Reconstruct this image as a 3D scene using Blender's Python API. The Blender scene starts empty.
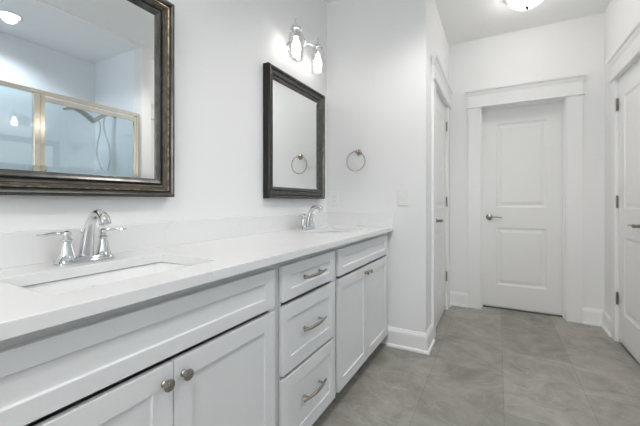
import bpy, bmesh, math, random
from mathutils import Vector, Matrix
random.seed(4)
SC = bpy.context.scene
COL = SC.collection
PI = math.pi

# ------------------------------------------------------------------ camera
cam_d = bpy.data.cameras.new('camera')
cam_d.sensor_width = 36.0
cam_d.lens = 327.6 / 640 * 36.0
cam_d.shift_y = -(213.0 - 201.25) / 640.0
cam_d.clip_start = 0.02
cam = bpy.data.objects.new('camera', cam_d)
COL.objects.link(cam)
cam.location = (1.2552, 0.0, 1.0864)
cam.rotation_euler = (PI / 2, 0, math.radians(28.5))
SC.camera = cam

# ------------------------------------------------------------------ exposure / world / daylight
SC.view_settings.view_transform = 'Standard'
SC.view_settings.look = 'None'
SC.view_settings.gamma = 1.0
SC.view_settings.use_curve_mapping = False
SC.view_settings.exposure = 2.08
SC.cycles.max_bounces = 14
SC.cycles.diffuse_bounces = 10
SC.cycles.glossy_bounces = 8
SC.cycles.transparent_max_bounces = 16
SC.cycles.caustics_reflective = False
SC.cycles.caustics_refractive = False
SC.cycles.sample_clamp_indirect = 6.0

BULB = 3.0          # sconce bulbs
DOME = 4.6           # hall flush mount
FILL = 17.5          # unseen fill lights added to the bath ceiling
SHOWER = 10.5        # recessed light in the shower
SKY = 2.3            # overcast sky outside the added frosted window

w = bpy.data.worlds.new('sky')
SC.world = w
w.use_nodes = True
w.node_tree.nodes['Background'].inputs[0].default_value = (1.0, 0.975, 0.95, 1)
w.node_tree.nodes['Background'].inputs[1].default_value = SKY


# ------------------------------------------------------------------ materials
def mat(name, base, rough=0.5, metal=0.0, **kw):
    m = bpy.data.materials.new(name)
    m.use_nodes = True
    b = m.node_tree.nodes['Principled BSDF']
    b.inputs['Base Color'].default_value = (*base, 1)
    b.inputs['Roughness'].default_value = rough
    b.inputs['Metallic'].default_value = metal
    for k, v in kw.items():
        b.inputs[k].default_value = v
    return m


def noise_bump(m, scale, strength, dist=0.001):
    nt = m.node_tree
    tc = nt.nodes.new('ShaderNodeTexCoord')
    n = nt.nodes.new('ShaderNodeTexNoise')
    n.inputs['Scale'].default_value = scale
    n.inputs['Detail'].default_value = 3
    bp = nt.nodes.new('ShaderNodeBump')
    bp.inputs['Strength'].default_value = strength
    bp.inputs['Distance'].default_value = dist
    nt.links.new(tc.outputs['Object'], n.inputs['Vector'])
    nt.links.new(n.outputs['Fac'], bp.inputs['Height'])
    nt.links.new(bp.outputs['Normal'], nt.nodes['Principled BSDF'].inputs['Normal'])
    return m


def mottled(m, c1, c2, scale, detail=4, lo=0.35, hi=0.65, distortion=0.0):
    nt = m.node_tree
    tc = nt.nodes.new('ShaderNodeTexCoord')
    n = nt.nodes.new('ShaderNodeTexNoise')
    n.inputs['Scale'].default_value = scale
    n.inputs['Detail'].default_value = detail
    n.inputs['Distortion'].default_value = distortion
    r = nt.nodes.new('ShaderNodeValToRGB')
    r.color_ramp.elements[0].position = lo
    r.color_ramp.elements[1].position = hi
    r.color_ramp.elements[0].color = (*c1, 1)
    r.color_ramp.elements[1].color = (*c2, 1)
    nt.links.new(tc.outputs['Object'], n.inputs['Vector'])
    nt.links.new(n.outputs['Fac'], r.inputs['Fac'])
    nt.links.new(r.outputs['Color'], nt.nodes['Principled BSDF'].inputs['Base Color'])
    return m


def thin_glass(name, tint, gloss=0.12, rough=0.0):
    m = bpy.data.materials.new(name)
    m.use_nodes = True
    nt = m.node_tree
    nt.nodes.clear()
    out = nt.nodes.new('ShaderNodeOutputMaterial')
    tr = nt.nodes.new('ShaderNodeBsdfTransparent')
    tr.inputs[0].default_value = (*tint, 1)
    gl = nt.nodes.new('ShaderNodeBsdfGlossy')
    gl.inputs['Roughness'].default_value = rough
    fr = nt.nodes.new('ShaderNodeLayerWeight')
    fr.inputs['Blend'].default_value = 0.25
    mx = nt.nodes.new('ShaderNodeMixShader')
    ma = nt.nodes.new('ShaderNodeMath')
    ma.operation = 'MULTIPLY_ADD'
    ma.inputs[1].default_value = 0.6
    ma.inputs[2].default_value = gloss
    nt.links.new(fr.outputs['Facing'], ma.inputs[0])
    nt.links.new(ma.outputs[0], mx.inputs[0])
    nt.links.new(tr.outputs[0], mx.inputs[1])
    nt.links.new(gl.outputs[0], mx.inputs[2])
    nt.links.new(mx.outputs[0], out.inputs[0])
    return m


def emitter(name, color, strength):
    m = bpy.data.materials.new(name)
    m.use_nodes = True
    b = m.node_tree.nodes['Principled BSDF']
    b.inputs['Base Color'].default_value = (0.8, 0.8, 0.8, 1)
    b.inputs['Emission Color'].default_value = (*color, 1)
    b.inputs['Emission Strength'].default_value = strength
    return m


def floor_material():
    m = mat('stone_look_tile', (0.3, 0.29, 0.27), 0.42)
    nt = m.node_tree
    b = nt.nodes['Principled BSDF']
    tc = nt.nodes.new('ShaderNodeTexCoord')
    sep = nt.nodes.new('ShaderNodeSeparateXYZ')
    cmb = nt.nodes.new('ShaderNodeCombineXYZ')
    nt.links.new(tc.outputs['Object'], sep.inputs[0])
    ax = nt.nodes.new('ShaderNodeMath'); ax.operation = 'ADD'; ax.inputs[1].default_value = 0.10
    ay = nt.nodes.new('ShaderNodeMath'); ay.operation = 'ADD'; ay.inputs[1].default_value = -1.283 + 0.405 * 8
    nt.links.new(sep.outputs['Y'], ax.inputs[0])
    nt.links.new(sep.outputs['X'], ay.inputs[0])
    nt.links.new(ax.outputs[0], cmb.inputs['X'])
    nt.links.new(ay.outputs[0], cmb.inputs['Y'])
    br = nt.nodes.new('ShaderNodeTexBrick')
    br.offset = 0.5
    br.inputs['Scale'].default_value = 1.0
    br.inputs['Brick Width'].default_value = 0.81
    br.inputs['Row Height'].default_value = 0.405
    br.inputs['Mortar Size'].default_value = 0.0016
    br.inputs['Mortar Smooth'].default_value = 0.3
    br.inputs['Bias'].default_value = 0.0
    br.inputs['Color1'].default_value = (0.86, 0.86, 0.86, 1)
    br.inputs['Color2'].default_value = (1.10, 1.10, 1.10, 1)
    br.inputs['Mortar'].default_value = (0.66, 0.66, 0.66, 1)
    nt.links.new(cmb.outputs[0], br.inputs['Vector'])
    n1 = nt.nodes.new('ShaderNodeTexNoise')
    n1.inputs['Scale'].default_value = 3.6; n1.inputs['Detail'].default_value = 12
    n1.inputs['Roughness'].default_value = 0.72; n1.inputs['Distortion'].default_value = 0.9
    nt.links.new(tc.outputs['Object'], n1.inputs['Vector'])
    r1 = nt.nodes.new('ShaderNodeValToRGB')
    r1.color_ramp.elements[0].position = 0.3; r1.color_ramp.elements[0].color = (*FL1, 1)
    r1.color_ramp.elements[1].position = 0.72; r1.color_ramp.elements[1].color = (*FL2, 1)
    nt.links.new(n1.outputs['Fac'], r1.inputs['Fac'])
    # fine pale veins
    mp = nt.nodes.new('ShaderNodeMapping')
    mp.inputs['Rotation'].default_value = (0, 0, 0.7)
    mp.inputs['Scale'].default_value = (1.0, 2.6, 1.0)
    nt.links.new(tc.outputs['Object'], mp.inputs['Vector'])
    n2 = nt.nodes.new('ShaderNodeTexNoise')
    n2.inputs['Scale'].default_value = 2.2; n2.inputs['Detail'].default_value = 7; n2.inputs['Distortion'].default_value = 1.2
    nt.links.new(mp.outputs[0], n2.inputs['Vector'])
    r2 = nt.nodes.new('ShaderNodeValToRGB')
    e = r2.color_ramp.elements
    e[0].position = 0.485; e[0].color = (0, 0, 0, 1)
    e[1].position = 0.50; e[1].color = (1, 1, 1, 1)
    e2 = e.new(0.515); e2.color = (0, 0, 0, 1)
    nt.links.new(n2.outputs['Fac'], r2.inputs['Fac'])
    v = nt.nodes.new('ShaderNodeMath'); v.operation = 'MULTIPLY'; v.inputs[1].default_value = 0.32
    nt.links.new(r2.outputs['Color'], v.inputs[0])
    mv = nt.nodes.new('ShaderNodeMixRGB'); mv.inputs[2].default_value = (0.50, 0.48, 0.44, 1)
    nt.links.new(v.outputs[0], mv.inputs[0]); nt.links.new(r1.outputs['Color'], mv.inputs[1])
    mu = nt.nodes.new('ShaderNodeMixRGB'); mu.blend_type = 'MULTIPLY'; mu.inputs[0].default_value = 1
    nt.links.new(mv.outputs[0], mu.inputs[1]); nt.links.new(br.outputs['Color'], mu.inputs[2])
    nt.links.new(mu.outputs[0], b.inputs['Base Color'])
    return m


def quartz_material():
    m = mat('white_quartz', (0.84, 0.84, 0.84), 0.22)
    nt = m.node_tree
    b = nt.nodes['Principled BSDF']
    tc = nt.nodes.new('ShaderNodeTexCoord')
    n2 = nt.nodes.new('ShaderNodeTexNoise')
    n2.inputs['Scale'].default_value = 3.4; n2.inputs['Detail'].default_value = 8; n2.inputs['Distortion'].default_value = 1.6
    nt.links.new(tc.outputs['Object'], n2.inputs['Vector'])
    r2 = nt.nodes.new('ShaderNodeValToRGB')
    e = r2.color_ramp.elements
    e[0].position = 0.492; e[0].color = (0, 0, 0, 1)
    e[1].position = 0.50; e[1].color = (1, 1, 1, 1)
    e2 = e.new(0.508); e2.color = (0, 0, 0, 1)
    nt.links.new(n2.outputs['Fac'], r2.inputs['Fac'])
    n3 = nt.nodes.new('ShaderNodeTexNoise'); n3.inputs['Scale'].default_value = 5.0
    nt.links.new(tc.outputs['Object'], n3.inputs['Vector'])
    r3 = nt.nodes.new('ShaderNodeValToRGB')
    r3.color_ramp.elements[0].position = 0.55; r3.color_ramp.elements[1].position = 0.7
    r3.color_ramp.elements[0].color = (0, 0, 0, 1); r3.color_ramp.elements[1].color = (0.55, 0.55, 0.55, 1)
    nt.links.new(n3.outputs['Fac'], r3.inputs['Fac'])
    v = nt.nodes.new('ShaderNodeMath'); v.operation = 'MULTIPLY'
    nt.links.new(r2.outputs['Color'], v.inputs[0]); nt.links.new(r3.outputs['Color'], v.inputs[1])
    mv = nt.nodes.new('ShaderNodeMixRGB')
    mv.inputs[1].default_value = (0.80, 0.80, 0.80, 1); mv.inputs[2].default_value = (0.55, 0.54, 0.52, 1)
    nt.links.new(v.outputs[0], mv.inputs[0])
    nt.links.new(mv.outputs[0], b.inputs['Base Color'])
    return m


FL1 = (0.20, 0.188, 0.163)
FL2 = (0.425, 0.405, 0.36)
WALL = noise_bump(mat('wall_paint', (0.84, 0.84, 0.84), 0.6), 60, 0.05)
CEIL = mat('ceiling_paint', (0.87, 0.87, 0.86), 0.8)
TRIM = mat('trim_paint', (0.86, 0.86, 0.86), 0.35)
DOORP = mat('door_paint', (0.84, 0.84, 0.835), 0.38)
CAB = mat('cabinet_paint', (0.75, 0.755, 0.76), 0.38)
GAP = mat('cabinet_frame_paint', (0.70, 0.705, 0.71), 0.5)
QUARTZ = quartz_material()
PORC = mat('porcelain', (0.88, 0.88, 0.88), 0.1)
CHROME = mat('polished_chrome', (0.70, 0.71, 0.72), 0.07, 1.0)
NICKEL = mat('brushed_nickel', (0.42, 0.385, 0.33), 0.24, 1.0)
HINGE = mat('satin_nickel', (0.30, 0.29, 0.26), 0.4, 1.0)
BRASS = mat('champagne_gold', (0.84, 0.77, 0.65), 0.17, 1.0)
MIRROR = mat('mirror_silver', (0.93, 0.945, 0.94), 0.0, 1.0)
FLOORM = floor_material()
TILE = mat('shower_tile', (0.86, 0.89, 0.92), 0.3)
FPEW = mottled(mat('pewter_paint', (0.1, 0.1, 0.1), 0.3, 0.75), (0.10, 0.098, 0.092), (0.15, 0.147, 0.138), 30)
FDARK = mat('black_bronze', (0.02, 0.019, 0.018), 0.35, 0.4)
FGOLD = mottled(mat('antique_gold', (0.4, 0.3, 0.15), 0.35, 0.8), (0.16, 0.125, 0.08), (0.42, 0.34, 0.21), 60, lo=0.4, hi=0.6)
FBROWN = mottled(mat('bronze_brown', (0.1, 0.1, 0.1), 0.4, 0.5), (0.075, 0.065, 0.052), (0.12, 0.105, 0.088), 38)
CLEAR = thin_glass('clear_glass', (0.99, 0.99, 0.99), 0.03)
SGLASS = thin_glass('shower_glass', (0.90, 0.96, 0.98), 0.10)
BULBM = emitter('bulb_glow', (1.0, 0.96, 0.90), BULB)
DOMEM = emitter('dome_glow', (1.0, 0.975, 0.94), DOME)
FILLM = emitter("fill_light_glow", (1.0, 0.965, 0.93), FILL * 0.12)
SHOWM = emitter("shower_light_glow", (0.82, 0.91, 1.0), SHOWER * 0.2)
PLASTIC = mat('white_plastic', (0.84, 0.84, 0.83), 0.35)
SLOT = mat('dark_slot', (0.08, 0.08, 0.08), 0.6)
FINIAL = mat('dark_finial', (0.012, 0.012, 0.011), 0.9)
FINIAL.node_tree.nodes['Principled BSDF'].inputs['Specular IOR Level'].default_value = 0.1
RUBBER = mat('grey_rubber', (0.3, 0.3, 0.3), 0.6)
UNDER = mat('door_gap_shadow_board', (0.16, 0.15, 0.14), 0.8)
FROST = thin_glass('added_window_pane', (0.9, 0.93, 0.95), 0.1, 0.3)


# ------------------------------------------------------------------ mesh helpers
def link(name, bm, m, parent=None, smooth=False, bevel=0.0, loc=None, seg=2):
    me = bpy.data.meshes.new(name)
    bmesh.ops.recalc_face_normals(bm, faces=bm.faces)
    bm.to_mesh(me)
    bm.free()
    o = bpy.data.objects.new(name, me)
    for q in (m if isinstance(m, (list, tuple)) else [m]):
        me.materials.append(q)
    COL.objects.link(o)
    if smooth:
        for p in me.polygons:
            p.use_smooth = True
        try:
            me.set_sharp_from_angle(angle=math.radians(42))
        except Exception:
            pass
    if bevel:
        b = o.modifiers.new('bevel', 'BEVEL')
        b.width = bevel
        b.segments = seg
        b.limit_method = 'ANGLE'
        b.angle_limit = math.radians(40)
        b.harden_normals = False
    if parent is not None:
        o.parent = parent
    if loc is not None:
        o.location = loc
    return o


def empty(name, label, cat, loc=(0, 0, 0), rz=0.0, group=None, kind=None):
    o = bpy.data.objects.new(name, None)
    COL.objects.link(o)
    o.location = loc
    o.rotation_euler = (0, 0, rz)
    o.empty_display_size = 0.05
    tag(o, label, cat, group, kind)
    return o


def tag(o, label=None, cat=None, group=None, kind=None):
    if label: o['label'] = label
    if cat: o['category'] = cat
    if group: o['group'] = group
    if kind: o['kind'] = kind
    return o


def box(bm, x0, x1, y0, y1, z0, z1, mi=0):
    v = [bm.verts.new((x, y, z)) for x in (x0, x1) for y in (y0, y1) for z in (z0, z1)]
    for q in ((0, 1, 3, 2), (4, 6, 7, 5), (0, 4, 5, 1), (2, 3, 7, 6), (0, 2, 6, 4), (1, 5, 7, 3)):
        f = bm.faces.new([v[i] for i in q])
        f.material_index = mi
    return bm


def bx(x0, x1, y0, y1, z0, z1):
    return box(bmesh.new(), x0, x1, y0, y1, z0, z1)


def lathe(bm, prof, M=Matrix(), n=24, cap=True, mi=0):
    """prof: (radius, height) about local z"""
    rings = []
    for r, h in prof:
        if r < 1e-6:
            rings.append([bm.verts.new(M @ Vector((0, 0, h)))])
        else:
            rings.append([bm.verts.new(M @ Vector((r * math.cos(2 * PI * i / n), r * math.sin(2 * PI * i / n), h))) for i in range(n)])
    for a, b in zip(rings, rings[1:]):
        for i in range(n):
            j = (i + 1) % n
            if len(a) == 1 and len(b) == 1: continue
            if len(a) == 1: f = bm.faces.new((a[0], b[i], b[j]))
            elif len(b) == 1: f = bm.faces.new((a[i], b[0], a[j]))
            else: f = bm.faces.new((a[i], b[i], b[j], a[j]))
            f.material_index = mi
    if cap:
        for r in (rings[0], rings[-1]):
            if len(r) > 2:
                bm.faces.new(r).material_index = mi
    return bm


def tube(bm, pts, rad, n=14, flat=None, mi=0, caps=True):
    """sweep a circle (or ellipse: flat = scale of second axis) along pts; rad scalar or list"""
    pts = [Vector(p) for p in pts]
    if not isinstance(rad, (list, tuple)): rad = [rad] * len(pts)
    rings = []
    up = None
    for i, p in enumerate(pts):
        t = (pts[min(i + 1, len(pts) - 1)] - pts[max(i - 1, 0)]).normalized()
        if up is None:
            up = Vector((0, 0, 1)) if abs(t.z) < 0.9 else Vector((1, 0, 0))
        a = t.cross(up)
        if a.length < 1e-5: a = t.cross(Vector((0, 1, 0)))
        a.normalize()
        b = a.cross(t).normalized()
        up = b
        fl = 1.0 if flat is None else (flat[i] if isinstance(flat, (list, tuple)) else flat)
        rings.append([bm.verts.new(p + a * (rad[i] * math.cos(2 * PI * k / n)) + b * (rad[i] * fl * math.sin(2 * PI * k / n))) for k in range(n)])
    for a, b in zip(rings, rings[1:]):
        for i in range(n):
            j = (i + 1) % n
            bm.faces.new((a[i], a[j], b[j], b[i])).material_index = mi
    if caps:
        bm.faces.new(rings[0]).material_index = mi
        bm.faces.new(rings[-1]).material_index = mi
    return bm


def smooth_path(ctrl, n=8):
    """Catmull-Rom through control points"""
    P = [Vector(c) for c in ctrl]
    P = [2 * P[0] - P[1]] + P + [2 * P[-1] - P[-2]]
    out = []
    for i in range(1, len(P) - 2):
        for k in range(n):
            t = k / n
            a, b, c, d = P[i - 1], P[i], P[i + 1], P[i + 2]
            out.append(0.5 * ((2 * b) + (c - a) * t + (2 * a - 5 * b + 4 * c - d) * t * t + (3 * b - a - 3 * c + d) * t ** 3))
    out.append(P[-2])
    return out


def interp(vals, n):
    out = []
    for a, b in zip(vals, vals[1:]):
        for k in range(n): out.append(a + (b - a) * k / n)
    out.append(vals[-1])
    return out


def torus(bm, M, R, r, n=48, m=10):
    rings = []
    for i in range(n):
        a = 2 * PI * i / n
        rings.append([bm.verts.new(M @ Vector(((R + r * math.cos(2 * PI * k / m)) * math.cos(a), (R + r * math.cos(2 * PI * k / m)) * math.sin(a), r * math.sin(2 * PI * k / m)))) for k in range(m)])
    for i in range(n):
        A, B = rings[i], rings[(i + 1) % n]
        for k in range(m):
            j = (k + 1) % m
            bm.faces.new((A[k], B[k], B[j], A[j]))
    return bm


def axes(origin, u, v, n):
    """matrix with local x=u, y=v, z=n"""
    u, v, n = Vector(u), Vector(v), Vector(n)
    M = Matrix.Identity(4)
    for i in range(3):
        M[i][0], M[i][1], M[i][2], M[i][3] = u[i], v[i], n[i], origin[i]
    return M


def slab(M, W, H, T, panels, rings):
    """A flat board W x H x T, front at local z=0 (normal +z), with recessed / raised panels.
    panels: list of (u0,u1,v0,v1); rings: list of (inset, depth)."""
    bm = bmesh.new()
    us = sorted({0, W} | {p[0] for p in panels} | {p[1] for p in panels})
    vs = sorted({0, H} | {p[2] for p in panels} | {p[3] for p in panels})
    cache = {}

    def V(u, v, z):
        k = (round(u, 5), round(v, 5), round(z, 5))
        if k not in cache: cache[k] = bm.verts.new(M @ Vector((u, v, z)))
        return cache[k]
    for a, b in zip(us, us[1:]):
        for c, d in zip(vs, vs[1:]):
            ins = [p for p in panels if p[0] - 1e-6 <= a and b <= p[1] + 1e-6 and p[2] - 1e-6 <= c and d <= p[3] + 1e-6]
            if not ins:
                bm.faces.new((V(a, c, 0), V(b, c, 0), V(b, d, 0), V(a, d, 0)))
    for p in panels:
        def ring(i, z): return [V(p[0] + i, p[2] + i, z), V(p[1] - i, p[2] + i, z), V(p[1] - i, p[3] - i, z), V(p[0] + i, p[3] - i, z)]
        prev = ring(0, 0)
        for i, z in rings:
            cur = ring(i, z)
            for k in range(4):
                j = (k + 1) % 4
                bm.faces.new((prev[k], prev[j], cur[j], cur[k]))
            prev = cur
        bm.faces.new(prev)
    for u in (0, W):
        for c, d in zip(vs, vs[1:]):
            pass
        bm.faces.new([V(u, v, 0) for v in vs] + [V(u, H, -T), V(u, 0, -T)])
    for v in (0, H):
        bm.faces.new([V(u, v, 0) for u in us] + [V(W, v, -T), V(0, v, -T)])
    bm.faces.new((V(0, 0, -T), V(W, 0, -T), V(W, H, -T), V(0, H, -T)))
    return bm


def extrude_profile(bm, prof, M, L, mi=0):
    """prof: (a,b) outline in local x,y ; extruded along local z by L"""
    A = [bm.verts.new(M @ Vector((a, b, 0))) for a, b in prof]
    B = [bm.verts.new(M @ Vector((a, b, L))) for a, b in prof]
    n = len(prof)
    for i in range(n):
        j = (i + 1) % n
        bm.faces.new((A[i], A[j], B[j], B[i])).material_index = mi
    bm.faces.new(A).material_index = mi
    bm.faces.new(B).material_index = mi
    return bm


def struct(name, bm, m, parent=None, **kw):
    o = link(name, bm, m, parent, **kw)
    if parent is None: o['kind'] = 'structure'
    return o


# ------------------------------------------------------------------ room dimensions
HC = 2.73          # ceiling
YT = 2.428         # short return wall that carries the towel ring
XH = 0.80          # left side of the hall
YF = 3.687         # end wall of the hall
XR = 2.07          # right wall
YB = -1.45         # wall behind the camera
XS, YS0, YS1 = 2.96, 0.42, 2.13   # shower recess
WT = 0.12

struct('floor', bx(-0.15, 3.2, YB - 0.15, 3.95, -0.08, 0.0), FLOORM)
bm = bx(-0.15, XR, YB - 0.15, 3.95, HC, HC + 0.1)
box(bm, XR, 3.2, YB - 0.15, YS0, HC, HC + 0.1)
box(bm, XR, 3.2, YS1, 3.95, HC, HC + 0.1)
struct('ceiling', bm, CEIL)
struct('ceiling_shower', bx(XR, 3.2, YS0, YS1, HC - 0.02, HC + 0.1), CEIL)
struct('wall_left', bx(-0.15, 0.0, YB - 0.15, YT + 0.1, 0, HC), WALL)
struct('wall_return', bx(0.0, XH, YT, YT + WT, 0, HC), WALL)


def wall_x(name, x0, x1, y0, y1, hole=None):
    bm = bmesh.new()
    if hole:
        a, b, h = hole
        box(bm, x0, x1, y0, a, 0, HC); box(bm, x0, x1, b, y1, 0, HC); box(bm, x0, x1, a, b, h, HC)
    else:
        box(bm, x0, x1, y0, y1, 0, HC)
    return struct(name, bm, WALL)


OPH = 2.045
LD = (2.765, 3.485)      # left closet door opening (y)
RD = (2.745, 3.325)       # right closet door opening (y)
FD = (1.10, 1.805)       # end door opening (x)
wall_x('wall_hall_left', XH - WT, XH, YT + WT, YF, LD + (OPH,))
wall_x('wall_right', XR, XR + WT, YS1 + 0.001, YF, RD + (OPH,))
bm = bmesh.new()
box(bm, XR, XR + WT, YB, YS0, 0, HC)
struct('wall_right_rear', bm, WALL)
bm = bmesh.new()
box(bm, XH - WT, FD[0], YF, YF + WT, 0, HC); box(bm, FD[1], XR + WT, YF, YF + WT, 0, HC); box(bm, FD[0], FD[1], YF, YF + WT, OPH, HC)
struct('wall_far', bm, WALL)
WX0, WX1, WZ0, WZ1 = 0.55, 1.65, 1.15, 2.15
bm = bmesh.new()
box(bm, -0.15, WX0, YB - 0.12, YB, 0, HC); box(bm, WX1, XR + WT, YB - 0.12, YB, 0, HC)
box(bm, WX0, WX1, YB - 0.12, YB, 0, WZ0); box(bm, WX0, WX1, YB - 0.12, YB, WZ1, HC)
struct('wall_behind', bm, WALL)
bm = bmesh.new()
box(bm, XS, XS + 0.1, YS0 - 0.1, YS1 + 0.1, 0, HC)
box(bm, XR + WT, XS, YS1, YS1 + 0.1, 0, HC)
box(bm, XR + WT, XS, YS0 - 0.1, YS0, 0, HC)
struct('wall_shower', bm, TILE)
# shower curb and pan
struct('trim_shower_curb', bx(XR, XR + 0.11, YS0, YS1, 0, 0.10), TILE, bevel=0.004)
struct('floor_shower', bx(XR + 0.11, XS, YS0, YS1, 0.0, 0.03), TILE)

# slabs added behind the closed doors to block sky light at the gaps
struct('wall_leak_block_far', bx(XH - WT, XR + WT, YF + WT + 0.002, YF + WT + 0.10, 0, HC), WALL)
struct('wall_leak_block_left', bx(XH - WT - 0.10, XH - WT - 0.002, YT + WT + 0.002, YF + WT, 0, HC), WALL)
struct('wall_leak_block_right', bx(XR + WT + 0.002, XR + WT + 0.10, YS1 + 0.102, YF + WT, 0, HC), WALL)

# unseen frosted window, added behind the camera to let in fill daylight
bm = bmesh.new()
for a in ((WX0, WX0 + 0.05, WZ0, WZ1), (WX1 - 0.05, WX1, WZ0, WZ1), (WX0 + 0.05, WX1 - 0.05, WZ0, WZ0 + 0.05), (WX0 + 0.05, WX1 - 0.05, WZ1 - 0.05, WZ1)):
    box(bm, a[0], a[1], YB - 0.10, YB - 0.04, a[2], a[3])
wf = struct('added_window_1', bm, TRIM, bevel=0.002)
link('pane', bx(WX0 + 0.05, WX1 - 0.05, YB - 0.075, YB - 0.069, WZ0 + 0.05, WZ1 - 0.05), FROST, wf)
bm = bmesh.new()
box(bm, WX0 - 0.09, WX0, YB, YB + 0.018, WZ0 - 0.09, WZ1 + 0.09); box(bm, WX1, WX1 + 0.09, YB, YB + 0.018, WZ0 - 0.09, WZ1 + 0.09)
box(bm, WX0, WX1, YB, YB + 0.018, WZ0 - 0.09, WZ0); box(bm, WX0, WX1, YB, YB + 0.018, WZ1, WZ1 + 0.09)
struct('trim_added_window', bm, TRIM, bevel=0.002)

# ------------------------------------------------------------------ baseboards (profile: projection, height)
BP = [(0, 0), (0.030, 0), (0.030, 0.010), (0.026, 0.018), (0.017, 0.022), (0.016, 0.110), (0.013, 0.122), (0.008, 0.130), (0.006, 0.137), (0, 0.140)]


def baseboard(name, p0, p1, n, miter0=0, miter1=0):
    """p0->p1 along wall foot, n = outward normal; miter: +1 outside corner, -1 inside corner"""
    p0, p1 = Vector((*p0, 0)), Vector((*p1, 0))
    d = (p1 - p0).normalized()
    n = Vector((*n, 0))
    bm = bmesh.new()
    A = [bm.verts.new(p0 + n * a + Vector((0, 0, b)) - d * a * miter0) for a, b in BP]
    B = [bm.verts.new(p1 + n * a + Vector((0, 0, b)) + d * a * miter1) for a, b in BP]
    for i in range(len(BP)):
        j = (i + 1) % len(BP)
        bm.faces.new((A[i], A[j], B[j], B[i]))
    bm.faces.new(A); bm.faces.new(B)
    return struct(name, bm, TRIM)


CW = 0.112           # casing leg width
baseboard('baseboard_return', (0.52, YT), (XH, YT), (0, -1), 0, 1)
baseboard('baseboard_hall_left', (XH, YT), (XH, LD[0] - CW), (1, 0), 1, 0)
baseboard('baseboard_hall_left_far', (XH, LD[1] + CW), (XH, YF), (1, 0), 0, -1)
baseboard('baseboard_far_left', (XH, YF), (FD[0] - CW, YF), (0, -1), -1, 0)
baseboard('baseboard_far_right', (FD[1] + CW, YF), (XR, YF), (0, -1), 0, -1)
baseboard('baseboard_right', (XR, YF), (XR, RD[1] + 0.085), (-1, 0), -1, 0)
baseboard('baseboard_right_near', (XR, RD[0] - 0.085), (XR, YS1 + 0.01), (-1, 0), 0, 0)
baseboard('baseboard_right_rear', (XR, YS0 - 0.02), (XR, YB), (-1, 0), 0, -1)
baseboard('baseboard_behind', (XR, YB), (0, YB), (0, 1), -1, -1)
baseboard('baseboard_left', (0, YB), (0, 0.05), (1, 0), -1, 0)


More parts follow.
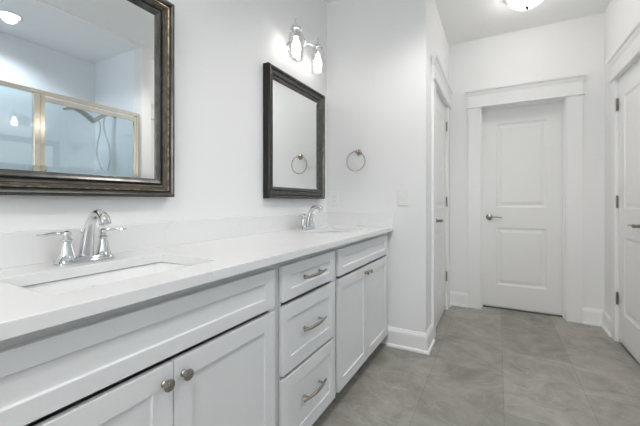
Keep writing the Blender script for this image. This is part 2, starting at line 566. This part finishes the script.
# ------------------------------------------------------------------ doors with craftsman casing
def door_unit(idx, origin, u, n, W, latch_left, recess, hinges=True, stile=0.13, CW=CW):
    """origin: foot of the opening's left side as seen from the hall; u along wall, n out of wall"""
    u, n = Vector(u), Vector(n)
    M = axes(origin, u, (0, 0, 1), n)
    flip = M.to_3x3().determinant() < 0

    def B(bm, u0, u1, z0, z1, n0, n1, mi=0):
        vs = []
        for a in (u0, u1):
            for b in (n0, n1):
                for c in (z0, z1):
                    vs.append(bm.verts.new(M @ Vector((a, c, b))))
        for q in ((0, 1, 3, 2), (4, 6, 7, 5), (0, 4, 5, 1), (2, 3, 7, 6), (0, 2, 6, 4), (1, 5, 7, 3)):
            bm.faces.new([vs[i] for i in q]).material_index = mi
    # casing
    bm = bmesh.new()
    B(bm, -CW, 0.0, 0, 2.03, 0, 0.019)
    B(bm, W, W + CW, 0, 2.03, 0, 0.019)
    B(bm, -CW, W + CW, 2.048, 2.155, 0, 0.021)
    struct('trim_%d' % (idx * 3 - 2), bm, TRIM, bevel=0.0015)
    bm = bmesh.new()
    # bead strip and crown cap, extruded profiles (projection, height)
    for prof, over in (([(0, 2.030), (0.026, 2.030), (0.032, 2.034), (0.034, 2.039), (0.032, 2.044), (0.026, 2.048), (0, 2.048)], 0.014),
                       ([(0, 2.150), (0.022, 2.150), (0.025, 2.160), (0.031, 2.172), (0.034, 2.184), (0.038, 2.188), (0.046, 2.196), (0.048, 2.218), (0, 2.218)], 0.026)):
        pr = [(a, b) for a, b in prof]
        A = [bm.verts.new(M @ Vector((-CW - over * min(1, a / prof[-2][0] if prof[-2][0] else 0), b, a))) for a, b in pr]
        C = [bm.verts.new(M @ Vector((W + CW + over * min(1, a / prof[-2][0] if prof[-2][0] else 0), b, a))) for a, b in pr]
        for i in range(len(pr)):
            j = (i + 1) % len(pr)
            bm.faces.new((A[i], A[j], C[j], C[i]))
        bm.faces.new(A); bm.faces.new(C)
    struct('trim_%d' % (idx * 3 - 1), bm, TRIM)
    # jamb lining with stop
    bm = bmesh.new()
    J = 0.008
    B(bm, 0, J, 0, 2.03, -WT, 0.0); B(bm, W - J, W, 0, 2.03, -WT, 0.0); B(bm, 0, W, 2.03, OPH, -WT, 0.0)
    if recess > 0.05:
        s0, s1 = -recess + 0.003, -recess + 0.036
    else:
        s0, s1 = -recess - 0.075, -recess - 0.040
    B(bm, J, J + 0.011, 0, 2.019, s0, s1); B(bm, W - J - 0.011, W - J, 0, 2.019, s0, s1); B(bm, J, W - J, 2.019, 2.03, s0, s1)
    struct('trim_%d' % (idx * 3), bm, TRIM)
    # slab
    g = J + 0.003
    DW, DH = W - 2 * g, 2.028 - 0.018
    pan = [(stile, DW - stile, 0.225, 0.803), (stile, DW - stile, 1.010, 1.852)]
    MM = axes(Vector(origin) + u * g + n * (-recess) + Vector((0, 0, 0.018)), u, (0, 0, 1), n)
    d = struct('door_%d' % idx, slab(MM, DW, DH, 0.035, pan, [(0.003, -0.003), (0.016, -0.008), (0.026, -0.008), (0.050, -0.003)]), DOORP, bevel=0.0012)
    # handle
    hu = g + 0.068 if latch_left else W - g - 0.068
    sgn = 1 if latch_left else -1
    HM = axes(Vector(origin) + u * hu + n * (-recess) + Vector((0, 0, 0.925)), u, (0, 0, 1), n)
    hb = bmesh.new()
    lathe(hb, [(0.0, 0), (0.031, 0.0), (0.032, 0.003), (0.030, 0.008), (0.024, 0.011), (0.013, 0.014), (0.011, 0.040), (0.013, 0.046), (0.013, 0.056), (0.0, 0.060)], HM, 24, cap=False)
    pts = smooth_path([(0, 0, 0.050), (sgn * 0.02, 0.002, 0.052), (sgn * 0.06, 0.004, 0.050), (sgn * 0.095, -0.001, 0.046), (sgn * 0.115, -0.006, 0.044)], 4)
    tube(hb, [HM @ p for p in pts], interp([0.010, 0.010, 0.009, 0.008, 0.005], 4), 12, flat=0.7)
    link('door_handle', hb, NICKEL, d, smooth=True)
    if hinges:
        for z in (0.335, 1.08, 1.83):
            hz = bmesh.new()
            hu2 = (W - J * 0.5) if latch_left else J * 0.5
            for k in range(5):
                z0 = z - 0.045 + k * 0.018
                lathe(hz, [(0.0065, z0), (0.0065, z0 + 0.0172)], M @ Matrix(((1, 0, 0, hu2), (0, 0, 1, 0), (0, 1, 0, 0.006), (0, 0, 0, 1))), 12)
            lathe(hz, [(0.0045, z + 0.045), (0.006, z + 0.049), (0, z + 0.053)], M @ Matrix(((1, 0, 0, hu2), (0, 0, 1, 0), (0, 1, 0, 0.006), (0, 0, 0, 1))), 12, cap=False)
            B(hz, hu2 - 0.012, hu2 + 0.012, z - 0.045, z + 0.045, -0.0005, 0.0012)
            link('hinge', hz, HINGE, d, smooth=True)
    return d


# end door (recessed, opens away), left closet, right closet
d1 = door_unit(1, (FD[0], YF, 0), (1, 0, 0), (0, -1, 0), FD[1] - FD[0], True, 0.095, hinges=False)
d2 = door_unit(2, (XH, LD[0], 0), (0, 1, 0), (1, 0, 0), LD[1] - LD[0], True, 0.004)
d3 = door_unit(3, (XR, RD[1], 0), (0, -1, 0), (-1, 0, 0), RD[1] - RD[0], False, 0.004, stile=0.115, CW=0.085)
for i, (a, b, c, e) in enumerate(((FD[0], FD[1], YF + 0.09, YF + WT),)):
    struct('trim_gap_shadow', bx(a + 0.008, b - 0.008, c, e, 0, 0.004), UNDER)  # dark strip painted as the shade in the gap under the end door


# ------------------------------------------------------------------ vanity cabinets
XF = 0.54            # door faces
XB = 0.52            # face frame
SH = [(0.0010, -0.0055), (0.002, -0.0065)]      # shaker recess


def front(name, y0, y1, z0, z1, parent, rail=0.056):
    rail_v = min(rail, (z1 - z0) * 0.30)
    M = axes((XF, y0, z0), (0, 1, 0), (0, 0, 1), (1, 0, 0))
    W, H = y1 - y0, z1 - z0
    return link(name, slab(M, W, H, XF - XB - 0.0025, [(rail, W - rail, rail_v, H - rail_v)], SH), CAB, parent, bevel=0.0012)


def cabinet_body(y0, y1, parent, rails):
    bm = bmesh.new()
    G = 0.003
    zt, zb = 0.865, 0.092
    # carcass: sides, bottom, back, toe kick
    box(bm, G, XB - 0.019, y0, y0 + 0.016, zb, zt); box(bm, G, XB - 0.019, y1 - 0.016, y1, zb, zt)
    box(bm, G, XB - 0.019, y0 + 0.016, y1 - 0.016, zb, zb + 0.016)
    box(bm, G, 0.012, y0 + 0.016, y1 - 0.016, zb + 0.016, zt)
    box(bm, XB - 0.094, XB - 0.076, y0, y1, 0, zb)
    # face frame
    s = 0.038
    box(bm, XB - 0.019, XB, y0, y0 + s, zb, zt); box(bm, XB - 0.019, XB, y1 - s, y1, zb, zt)
    for a, b in rails:
        box(bm, XB - 0.019, XB, y0 + s, y1 - s, a, b)
    link('body', bm, GAP, parent)


def knob(y, z, parent):
    bm = bmesh.new()
    M = axes((XF, y, z), (0, 1, 0), (0, 0, 1), (1, 0, 0))
    lathe(bm, [(0, 0), (0.0095, 0), (0.0095, 0.003), (0.0075, 0.005), (0.0070, 0.012), (0.0092, 0.0145), (0.0135, 0.0165), (0.0148, 0.0192), (0.0140, 0.0220), (0.010, 0.0238), (0, 0.0247)], M, 28, cap=False)
    return link('knob', bm, NICKEL, parent, smooth=True)


def pull(yc, z, parent):
    bm = bmesh.new()
    M = axes((XF, yc, z), (0, 1, 0), (0, 0, 1), (1, 0, 0))
    for s in (-1, 1):
        lathe(bm, [(0.0075, 0), (0.0075, 0.002), (0.005, 0.004), (0.0045, 0.022)], M @ Matrix.Translation((s * 0.064, 0, 0)), 14)
    pts = [M @ Vector((-0.096 + 0.192 * i / 20, 0, 0.020 + 0.012 * math.cos((i / 20 - 0.5) * PI))) for i in range(21)]
    tube(bm, pts, [0.0045 + 0.0018 * math.sin(PI * i / 20) for i in range(21)], 10, flat=1.1)
    return link('pull', bm, NICKEL, parent, smooth=True)


# cabinet under the near sink
cA = empty('sink_cabinet', 'grey-white sink base cabinet nearest the camera, under the large gold-beaded mirror', 'cabinet', (0, 0, 0), group=None)
cabinet_body(0.08, 0.998, cA, ((0.828, 0.865), (0.092, 0.115)))
front('false_drawer_front', 0.118, 0.973, 0.700, 0.838, cA)
dl = front('door', 0.118, 0.5465, 0.105, 0.684, cA)
dr = front('door', 0.5495, 0.973, 0.105, 0.684, cA)
knob(0.521, 0.642, dl); knob(0.577, 0.642, dr)
# drawer bank
cD = empty('drawer_cabinet', 'narrow grey-white cabinet of three drawers between the two sink cabinets', 'cabinet')
cabinet_body(1.000, 1.494, cD, ((0.828, 0.865), (0.092, 0.115)))
for z0, z1, zp in ((0.701, 0.838, 0.772), (0.420, 0.684, 0.556), (0.105, 0.404, 0.268)):
    q = front('drawer', 1.022, 1.478, z0, z1, cD)
    pull(1.243, zp, q)
# far sink cabinet
cB = empty('sink_cabinet', 'grey-white sink base cabinet at the far end, against the towel ring wall', 'cabinet')
cabinet_body(1.496, 2.426, cB, ((0.828, 0.865), (0.092, 0.115)))
front('false_drawer_front', 1.521, 2.362, 0.700, 0.838, cB)
dl = front('door', 1.521, 1.9300, 0.105, 0.684, cB)
dr = front('door', 1.933, 2.362, 0.105, 0.684, cB)
knob(1.900, 0.650, dl); knob(1.963, 0.650, dr)

# ------------------------------------------------------------------ countertop with two cut-outs
ZT, ZU = 0.895, 0.865
XCF = 0.567
S_A = (0.172, 0.455, 0.325, 0.775)
S_B = (0.172, 0.455, 1.72, 2.17)


def rrect(x0, x1, y0, y1, r, n=5):
    out = []
    for cx, cy, a0 in ((x1 - r, y1 - r, 0), (x0 + r, y1 - r, PI / 2), (x0 + r, y0 + r, PI), (x1 - r, y0 + r, 1.5 * PI)):
        for i in range(n + 1):
            a = a0 + PI / 2 * i / n
            out.append((cx + r * math.cos(a), cy + r * math.sin(a)))
    return out


ct = empty('countertop', 'long white quartz vanity countertop with backsplash, over all the cabinets', 'countertop')
bm = bmesh.new()
edges = []
for loop in ([(0.001, 0.05), (XCF, 0.05), (XCF, YT - 0.001), (0.001, YT - 0.001)], rrect(*S_A, 0.012), rrect(*S_B, 0.012)):
    vs = [bm.verts.new((a, b, ZT)) for a, b in loop]
    edges += [bm.edges.new((vs[i], vs[(i + 1) % len(vs)])) for i in range(len(vs))]
res = bmesh.ops.triangle_fill(bm, use_beauty=True, use_dissolve=False, edges=edges)
fs = [g for g in res['geom'] if isinstance(g, bmesh.types.BMFace)]
ex = bmesh.ops.extrude_face_region(bm, geom=fs)
bmesh.ops.translate(bm, vec=(0, 0, ZU - ZT), verts=[g for g in ex['geom'] if isinstance(g, bmesh.types.BMVert)])
link('worktop', bm, QUARTZ, ct, bevel=0.002)
link('backsplash', bx(0.001, 0.021, 0.05, YT - 0.001, ZT, 0.997), QUARTZ, ct, bevel=0.0015)
link('side_splash', bx(0.021, XCF - 0.002, YT - 0.021, YT - 0.001, ZT, 0.997), QUARTZ, ct, bevel=0.0015)


# ------------------------------------------------------------------ undermount sinks
def sink(S, label):
    x0, x1, y0, y1 = S
    e = empty('sink', label, 'sink', ((x0 + x1) / 2, (y0 + y1) / 2, ZU), group='undermount sinks')
    hx, hy = (x1 - x0) / 2 + 0.006, (y1 - y0) / 2 + 0.006
    bm = bmesh.new()
    loops = []
    spec = [(0.022, -0.003, 0.02), (0.002, -0.003, 0.02), (0.0, -0.012, 0.03), (-0.008, -0.09, 0.04), (-0.020, -0.125, 0.05), (-0.045, -0.143, 0.05), (-0.10, -0.150, 0.03)]
    for off, z, r in spec:
        r = min(r, hx + off - 0.005, hy + off - 0.005)
        loops.append([bm.verts.new((a, b, z)) for a, b in rrect(-hx - off, hx + off, -hy - off, hy + off, r, 6)])
    for A, B in zip(loops, loops[1:]):
        for i in range(len(A)):
            j = (i + 1) % len(A)
            bm.faces.new((A[i], A[j], B[j], B[i]))
    bm.faces.new(loops[-1])
    # outer shell
    outer = [[bm.verts.new((a, b, z)) for a, b in rrect(-hx - off, hx + off, -hy - off, hy + off, 0.04, 6)] for off, z in ((0.022, -0.012), (0.010, -0.014), (0.006, -0.13), (-0.04, -0.162))]
    prev = loops[0]
    for B in outer:
        if len(B) != len(prev): break
        for i in range(len(B)):
            j = (i + 1) % len(B)
            bm.faces.new((prev[i], prev[j], B[j], B[i]))
        prev = B
    bm.faces.new(prev)
    link('basin', bm, PORC, e, smooth=True)
    db = bmesh.new()
    lathe(db, [(0.0, 0.004), (0.012, 0.004), (0.015, 0.001), (0.026, 0.0015), (0.030, 0.0), (0.030, -0.003)], Matrix.Translation((0, 0, -0.149)), 24, cap=False)
    link('drain', db, CHROME, e, smooth=True)
    ob = bmesh.new()
    lathe(ob, [(0.0, 0.002), (0.010, 0.002), (0.014, 0.0)], axes((-hx + 0.005, 0, -0.05), (0, 1, 0), (0, 0, 1), (1, 0, 0)), 20, cap=False)
    link('overflow_ring', ob, CHROME, e, smooth=True)
    return e


sink(S_A, 'white rectangular undermount sink nearest the camera, in the left of the counter')
sink(S_B, 'white rectangular undermount sink at the far right end of the counter')


# ------------------------------------------------------------------ centreset faucets
def faucet(loc, label):
    e = empty('faucet', label, 'faucet', loc, group='chrome centreset faucets')
    # base plate: stadium with raised, stepped deck
    bm = bmesh.new()
    loops = []
    for hx, hy, z in ((0.028, 0.083, 0.0), (0.028, 0.083, 0.005), (0.0255, 0.080, 0.0075), (0.0245, 0.079, 0.013), (0.021, 0.075, 0.018), (0.016, 0.070, 0.0205)):
        loops.append([bm.verts.new((a, b, z)) for a, b in rrect(-hx, hx, -hy, hy, hx * 0.8, 5)])
    for A, B in zip(loops, loops[1:]):
        for i in range(len(A)):
            j = (i + 1) % len(A)
            bm.faces.new((A[i], A[j], B[j], B[i]))
    bm.faces.new(loops[0]); bm.faces.new(loops[-1])
    link('base_plate', bm, CHROME, e, smooth=True)
    for s in (-1, 1):
        hb = bmesh.new()
        lathe(hb, [(0.0255, 0.004), (0.0262, 0.012), (0.0245, 0.017), (0.0215, 0.022), (0.0185, 0.034), (0.0150, 0.050), (0.0122, 0.064), (0.0118, 0.068), (0.0145, 0.071), (0.0145, 0.075), (0.0105, 0.078), (0.0098, 0.086), (0.0125, 0.090), (0.0115, 0.096), (0.006, 0.100), (0, 0.101)],
              Matrix.Translation((0, s * 0.0525, 0)), 26, cap=False)
        h = link('handle', hb, CHROME, e, smooth=True)
        lb = bmesh.new()
        a = s * 0.0525
        pts = smooth_path([(0, a, 0.090), (0.000, a + s * 0.018, 0.094), (0.001, a + s * 0.040, 0.095), (0.001, a + s * 0.060, 0.092), (0.001, a + s * 0.076, 0.094)], 5)
        tube(lb, pts, interp([0.0065, 0.0048, 0.0050, 0.0075, 0.0040], 5), 12, flat=interp([1, 0.9, 0.7, 0.5, 0.45], 5))
        link('lever', lb, CHROME, h, smooth=True)
    sb = bmesh.new()
    n = 7
    pts = smooth_path([(0, 0, 0.014), (0.003, 0, 0.035), (0.012, 0, 0.078), (0.026, 0, 0.118), (0.050, 0, 0.146), (0.080, 0, 0.152), (0.102, 0, 0.139), (0.110, 0, 0.122)], n)
    rad = interp([0.0230, 0.0205, 0.0170, 0.0142, 0.0128, 0.0132, 0.0155, 0.0165], n)
    tube(sb, pts, rad, 20)
    link('spout', sb, CHROME, e, smooth=True)
    lr = bmesh.new()
    lathe(lr, [(0.0025, 0.015), (0.0025, 0.088), (0.0055, 0.090), (0.0070, 0.096), (0.0050, 0.102), (0, 0.104)], Matrix.Translation((-0.021, 0, 0)), 14)
    link('lift_rod', lr, CHROME, e, smooth=True)
    return e


faucet((0.100, 0.562, ZT + 0.0005), 'chrome two-handle faucet behind the sink nearest the camera')
faucet((0.100, 1.945, ZT + 0.0005), 'chrome two-handle faucet at the far sink, below the small mirror')


# ------------------------------------------------------------------ framed mirrors
# profile across the moulding: (distance outward from the glass edge, height off the wall), zone of the face that starts at each point
FR = [(0.000, 0.018, 0), (0.002, 0.021, 0), (0.010, 0.026, 0), (0.017, 0.029, 0), (0.020, 0.027, 0), (0.022, 0.022, 1), (0.026, 0.022, 1),
      (0.028, 0.029, 3), (0.034, 0.033, 3), (0.037, 0.032, 3), (0.040, 0.035, 3), (0.045, 0.036, 3), (0.047, 0.040, 2), (0.050, 0.040, 2),
      (0.052, 0.036, 1), (0.054, 0.036, 1), (0.057, 0.044, 0), (0.061, 0.050, 0), (0.066, 0.0515, 0), (0.069, 0.049, 1), (0.0745, 0.040, 1), (0.0745, 0.001, 1)]


def mirror(y0, y1, z0, z1, label, zones):
    e = empty('wall_mirror', label, 'mirror', (0, (y0 + y1) / 2, z0))
    gy0, gy1, gz0, gz1 = y0 + 0.0745, y1 - 0.0745, z0 + 0.0745, z1 - 0.0745
    oy, oz = (y0 + y1) / 2, z0
    bm = bmesh.new()
    cor = []
    for (d, h, mi) in FR:
        cor.append([bm.verts.new((h, a - oy, b - oz)) for a, b in ((gy0 - d, gz0 - d), (gy1 + d, gz0 - d), (gy1 + d, gz1 + d), (gy0 - d, gz1 + d))])
    for i in range(len(FR) - 1):
        for k in range(4):
            j = (k + 1) % 4
            f = bm.faces.new((cor[i][k], cor[i][j], cor[i + 1][j], cor[i + 1][k]))
            f.material_index = FR[i + 1][2]
    for k in range(4):
        j = (k + 1) % 4
        bm.faces.new((cor[0][k], cor[0][j], cor[-1][j], cor[-1][k])).material_index = 1
    link('frame', bm, zones, e)
    # glass with a narrow polished bevel
    bm = bmesh.new()
    a0, a1, b0, b1 = gy0 - 0.004 - oy, gy1 + 0.004 - oy, gz0 - 0.004 - oz, gz1 + 0.004 - oz
    o = [bm.verts.new((0.0165, a, b)) for a, b in ((a0, b0), (a1, b0), (a1, b1), (a0, b1))]
    i_ = [bm.verts.new((0.0180, a, b)) for a, b in ((a0 + 0.022, b0 + 0.022), (a1 - 0.022, b0 + 0.022), (a1 - 0.022, b1 - 0.022), (a0 + 0.022, b1 - 0.022))]
    k_ = [bm.verts.new((0.012, v.co.y, v.co.z)) for v in o]
    for k in range(4):
        j = (k + 1) % 4
        bm.faces.new((o[k], o[j], i_[j], i_[k]))
        bm.faces.new((k_[k], k_[j], o[j], o[k]))
    bm.faces.new(i_); bm.faces.new(k_)
    link('glass', bm, MIRROR, e)
    # beaded strip
    return e


mA = mirror(0.187, 0.933, 1.104, 1.925, 'large pewter framed mirror with gold bead, nearest the camera, reflecting the shower', [FPEW, FDARK, FGOLD, FBROWN])
mB = mirror(1.585, 2.310, 1.104, 1.925, 'dark pewter framed mirror over the far sink, reflecting the towel ring', [FPEW, FDARK, FBROWN, FPEW])


# ------------------------------------------------------------------ wall sconces
def sconce(yc, zc, label):
    e = empty('vanity_light', label, 'wall light', (0, yc, zc))
    bm = bmesh.new()
    n = 40
    rings = []
    for s, x in ((1.0, 0.001), (1.0, 0.006), (0.93, 0.013), (0.80, 0.017), (0.5, 0.020)):
        rings.append([bm.verts.new((x, 0.105 * s * math.cos(2 * PI * i / n), 0.060 * s * math.sin(2 * PI * i / n))) for i in range(n)])
    for A, B in zip(rings, rings[1:]):
        for i in range(n):
            j = (i + 1) % n
            bm.faces.new((A[i], A[j], B[j], B[i]))
    bm.faces.new(rings[0]); bm.faces.new(rings[-1])
    link('backplate', bm, CHROME, e, smooth=True)
    xl = 0.105
    for s in (-1, 1):
        ab = bmesh.new()
        pts = smooth_path([(0.016, 0, 0.012), (0.050, s * 0.002, 0.020), (0.090, s * 0.010, 0.044), (0.102, s * 0.035, 0.050), (xl, s * 0.080, 0.054), (xl, s * 0.115, 0.070), (xl, s * 0.138, 0.086), (xl, s * 0.145, 0.090)], 5)
        tube(ab, pts, 0.0062, 12)
        link('arm', ab, CHROME, e, smooth=True)
        M = Matrix.Translation((xl, s * 0.145, 0))
        cb = bmesh.new()
        lathe(cb, [(0.0, 0.139), (0.0035, 0.137), (0.007, 0.129), (0.0055, 0.120), (0.0035, 0.114), (0.0055, 0.108), (0.011, 0.103), (0.007, 0.098), (0.007, 0.092), (0.014, 0.088), (0.030, 0.082), (0.036, 0.072), (0.0365, 0.062), (0.030, 0.062), (0.016, 0.062), (0.016, 0.015), (0.0, 0.015)], M, 28, cap=False)
        link('lamp_cap', cb, CHROME, e, smooth=True)
        gb = bmesh.new()
        out = [(0.034, 0.067), (0.035, 0.060), (0.041, 0.044), (0.0465, 0.020), (0.0475, -0.040), (0.0470, -0.085), (0.0460, -0.115), (0.0475, -0.118)]
        inn = [(r - 0.0022, z) for r, z in reversed(out)]
        lathe(gb, out + inn, M, 36, cap=False)
        link('shade', gb, CLEAR, e, smooth=True)
        bb = bmesh.new()
        lathe(bb, [(0.0135, 0.014), (0.0135, 0.002), (0.018, -0.010), (0.027, -0.030), (0.0305, -0.050), (0.0285, -0.070), (0.019, -0.086), (0.008, -0.092), (0, -0.093)], M, 24, cap=False)
        link('bulb', bb, BULBM, e, smooth=True)
    return e


sconce(1.938, 2.135, 'chrome two-bulb wall light with clear jar shades above the far mirror')
sconce(0.560, 2.140, 'chrome two-bulb wall light with clear jar shades above the near mirror')

# ------------------------------------------------------------------ towel ring
tr = empty('towel_ring', 'nickel towel ring on the wall right of the far mirror', 'towel ring', (0.290, YT, 1.472))
bm = bmesh.new()
MW = axes((0, 0, 0), (1, 0, 0), (0, 0, 1), (0, -1, 0))
lathe(bm, [(0.0, 0.0005), (0.024, 0.0005), (0.025, 0.003), (0.023, 0.006), (0.016, 0.009), (0.010, 0.012), (0.0085, 0.020), (0.0085, 0.036), (0.0125, 0.040), (0.0125, 0.052), (0.007, 0.056), (0, 0.057)], MW, 28, cap=False)
link('rosette', bm, NICKEL, tr, smooth=True)
bm = bmesh.new()
torus(bm, axes((-0.012, -0.046, -0.073), (1, 0, 0), (0, 0, 1), (0, -1, 0)), 0.076, 0.0038)
link('ring', bm, NICKEL, tr, smooth=True)

# ------------------------------------------------------------------ switch and outlet
sw = empty('light_switch', 'white single toggle switch plate right of the counter end', 'switch', (0.643, YT, 1.116))
bm = bx(-0.041, 0.041, -0.008, -0.0005, -0.062, 0.062)
link('plate', bm, PLASTIC, sw, bevel=0.0025)
bm = bx(-0.006, 0.006, -0.0088, -0.0075, -0.013, 0.013)
link('slot', bm, PLASTIC, sw)
bm = bmesh.new()
box(bm, -0.0045, 0.0045, -0.019, -0.008, -0.002, 0.008)
link('toggle', bm, PLASTIC, sw, bevel=0.001)
ol = empty('power_outlet', 'white duplex power outlet in the corner just above the backsplash', 'outlet', (0.075, YT, 1.107))
link('plate', bx(-0.035, 0.035, -0.006, -0.0005, -0.057, 0.057), PLASTIC, ol, bevel=0.0025)
for s in (-1, 1):
    r = link('socket', bx(-0.016, 0.016, -0.0078, -0.0055, s * 0.020 - 0.013, s * 0.020 + 0.013), PLASTIC, ol, bevel=0.001)
    sb = bmesh.new()
    for a in (-0.006, 0.006):
        box(sb, a - 0.001, a + 0.001, -0.0082, -0.0076, s * 0.020 - 0.004, s * 0.020 + 0.006)
    link('slot', sb, SLOT, r)

# ------------------------------------------------------------------ hall ceiling light
cl = empty('ceiling_light', 'round white glass flush-mount light on the hall ceiling', 'ceiling light', (1.458, 3.05, HC))
bm = bmesh.new()
lathe(bm, [(0.0, -0.0005), (0.145, -0.0005), (0.152, -0.004), (0.152, -0.018), (0.140, -0.030), (0.112, -0.034)], n=48)
link('ceiling_pan', bm, TRIM, cl, smooth=True)
bm = bmesh.new()
prof = [(0.110, -0.0345), (0.116, -0.036)] + [(0.120 * math.cos(a), -0.040 - 0.070 * math.sin(a)) for a in [i * PI / 24 for i in range(0, 12)]] + [(0.0, -0.110)]
lathe(bm, prof, n=48, cap=False)
link('glass_dome', bm, DOMEM, cl, smooth=True)
bm = bmesh.new()
lathe(bm, [(0.0, -0.107), (0.015, -0.108), (0.015, -0.114), (0.008, -0.118), (0.009, -0.128), (0.0, -0.134)], n=20, cap=False)
link('finial', bm, FINIAL, cl, smooth=True)


# recessed ceiling lights
def downlight(x, y, z, m, label, power, color, group=None):
    e = empty('recessed_light', label, 'ceiling light', (x, y, z), group=group)
    bm = bmesh.new()
    lathe(bm, [(0.072, -0.0005), (0.092, -0.0005), (0.094, -0.004), (0.074, -0.007), (0.072, -0.004)], n=40, cap=False)
    link('trim_ring', bm, TRIM, e, smooth=True)
    bm = bmesh.new()
    lathe(bm, [(0.0, -0.005), (0.060, -0.004), (0.0725, -0.002), (0.0725, -0.001)], n=36, cap=False)
    link('lens', bm, m, e, smooth=True)
    L = bpy.data.lights.new('downlight_beam', 'SPOT')
    L.energy = power
    L.color = color
    L.spot_size = math.radians(142)
    L.spot_blend = 0.55
    L.shadow_soft_size = 0.055
    lo = bpy.data.objects.new('downlight_beam', L)
    COL.objects.link(lo)
    lo.parent = e
    lo.location = (0, 0, -0.012)


downlight(2.53, 1.22, HC - 0.02, SHOWM, 'cool white recessed light over the shower, seen in the near mirror', SHOWER, (0.82, 0.91, 1.0))
downlight(1.25, -0.55, HC, FILLM, 'added recessed fill light over the bathroom floor behind the camera', FILL, (1.0, 0.965, 0.93))  # unseen lamp, added to brighten the room from behind
downlight(1.30, 1.75, HC, FILLM, 'added recessed fill light over the bathroom floor in front of the vanity', FILL, (1.0, 0.965, 0.93))  # out of view, added to light the vanity and hall from above

# ------------------------------------------------------------------ shower enclosure
se = empty('shower_enclosure', 'champagne gold framed glass shower enclosure seen in the near mirror', 'shower enclosure', (XR + 0.055, YS0, 0.10))
OX, OY, OZ = XR + 0.055, YS0, 0.10


def sbar(name, y0, y1, z0, z1, dx=0.022, parent=se, m=BRASS, x=0.0):
    return link(name, bx(x - dx, x + dx, y0 - OY, y1 - OY, z0 - OZ, z1 - OZ), m, parent, bevel=0.003)


XG = 0.0
sbar('top_rail', YS0, YS1, 1.975, 2.008, 0.024)
sbar('bottom_rail', YS0, YS1, 0.10, 0.135, 0.024)
sbar('wall_jamb', YS1 - 0.030, YS1, 0.135, 1.975)
sbar('wall_jamb', YS0, YS0 + 0.030, 0.135, 1.975)
sbar('post', 1.235, 1.275, 0.135, 1.975)
dr = sbar('door_frame', 1.279, 1.312, 0.14, 1.97, 0.014)
sbar('door_stile', 2.078, 2.110, 0.14, 1.97, 0.014, parent=dr)
sbar('door_rail', 1.312, 2.078, 1.925, 1.960, 0.014, parent=dr)
sbar('door_rail', 1.312, 2.078, 0.145, 0.180, 0.014, parent=dr)
sbar('glass_panel', 1.305, 2.083, 0.175, 1.930, 0.003, m=SGLASS)
sbar('glass_panel', YS0 + 0.028, 1.237, 0.130, 1.978, 0.003, m=SGLASS)
hb = bmesh.new()
pts = smooth_path([(-0.014, 1.300 - OY, 0.95), (-0.055, 1.300 - OY, 0.96), (-0.060, 1.300 - OY, 1.05), (-0.055, 1.300 - OY, 1.14), (-0.014, 1.300 - OY, 1.15)], 5)
tube(hb, pts, 0.007, 12)
link('door_pull', hb, BRASS, dr, smooth=True)

# shower arm and head on the end wall of the shower
sh = empty('handheld_shower', 'chrome shower arm, head and hose on the shower end wall, seen in the near mirror', 'shower', (2.55, YS1, 1.99))
bm = bmesh.new()
lathe(bm, [(0, 0.0005), (0.030, 0.0005), (0.030, 0.004), (0.018, 0.010), (0.011, 0.012)], axes((0, 0, 0.05), (1, 0, 0), (0, 0, 1), (0, -1, 0)), 24, cap=False)
tube(bm, smooth_path([(0, -0.005, 0.050), (0, -0.08, 0.050), (0, -0.16, 0.00), (0, -0.22, -0.055)], 6), 0.021, 12)
link('arm', bm, NICKEL, sh, smooth=True)
bm = bmesh.new()
tube(bm, smooth_path([(0, -0.215, -0.06), (0, -0.27, -0.02), (0, -0.34, 0.02), (0, -0.39, 0.035)], 5), interp([0.028, 0.028, 0.024, 0.022], 5), 14)
lathe(bm, [(0, 0.03), (0.018, 0.026), (0.03, 0.014), (0.068, 0.004), (0.070, -0.008), (0.066, -0.012), (0, -0.012)], Matrix.Translation((0, -0.43, 0.03)) @ Matrix.Rotation(0.25, 4, 'X'), 32, cap=False)
link('head', bm, NICKEL, sh, smooth=True)
bm = bmesh.new()
pts = smooth_path([(0.02, -0.10, 0.03), (0.05, -0.09, -0.10), (0.03, -0.04, -0.35), (0.0, -0.10, -0.62), (0.04, -0.17, -0.40), (0.05, -0.13, -0.12), (0.03, -0.16, 0.0)], 8)
tube(bm, pts, 0.009, 10)
link('hose', bm, CHROME, sh, smooth=True)
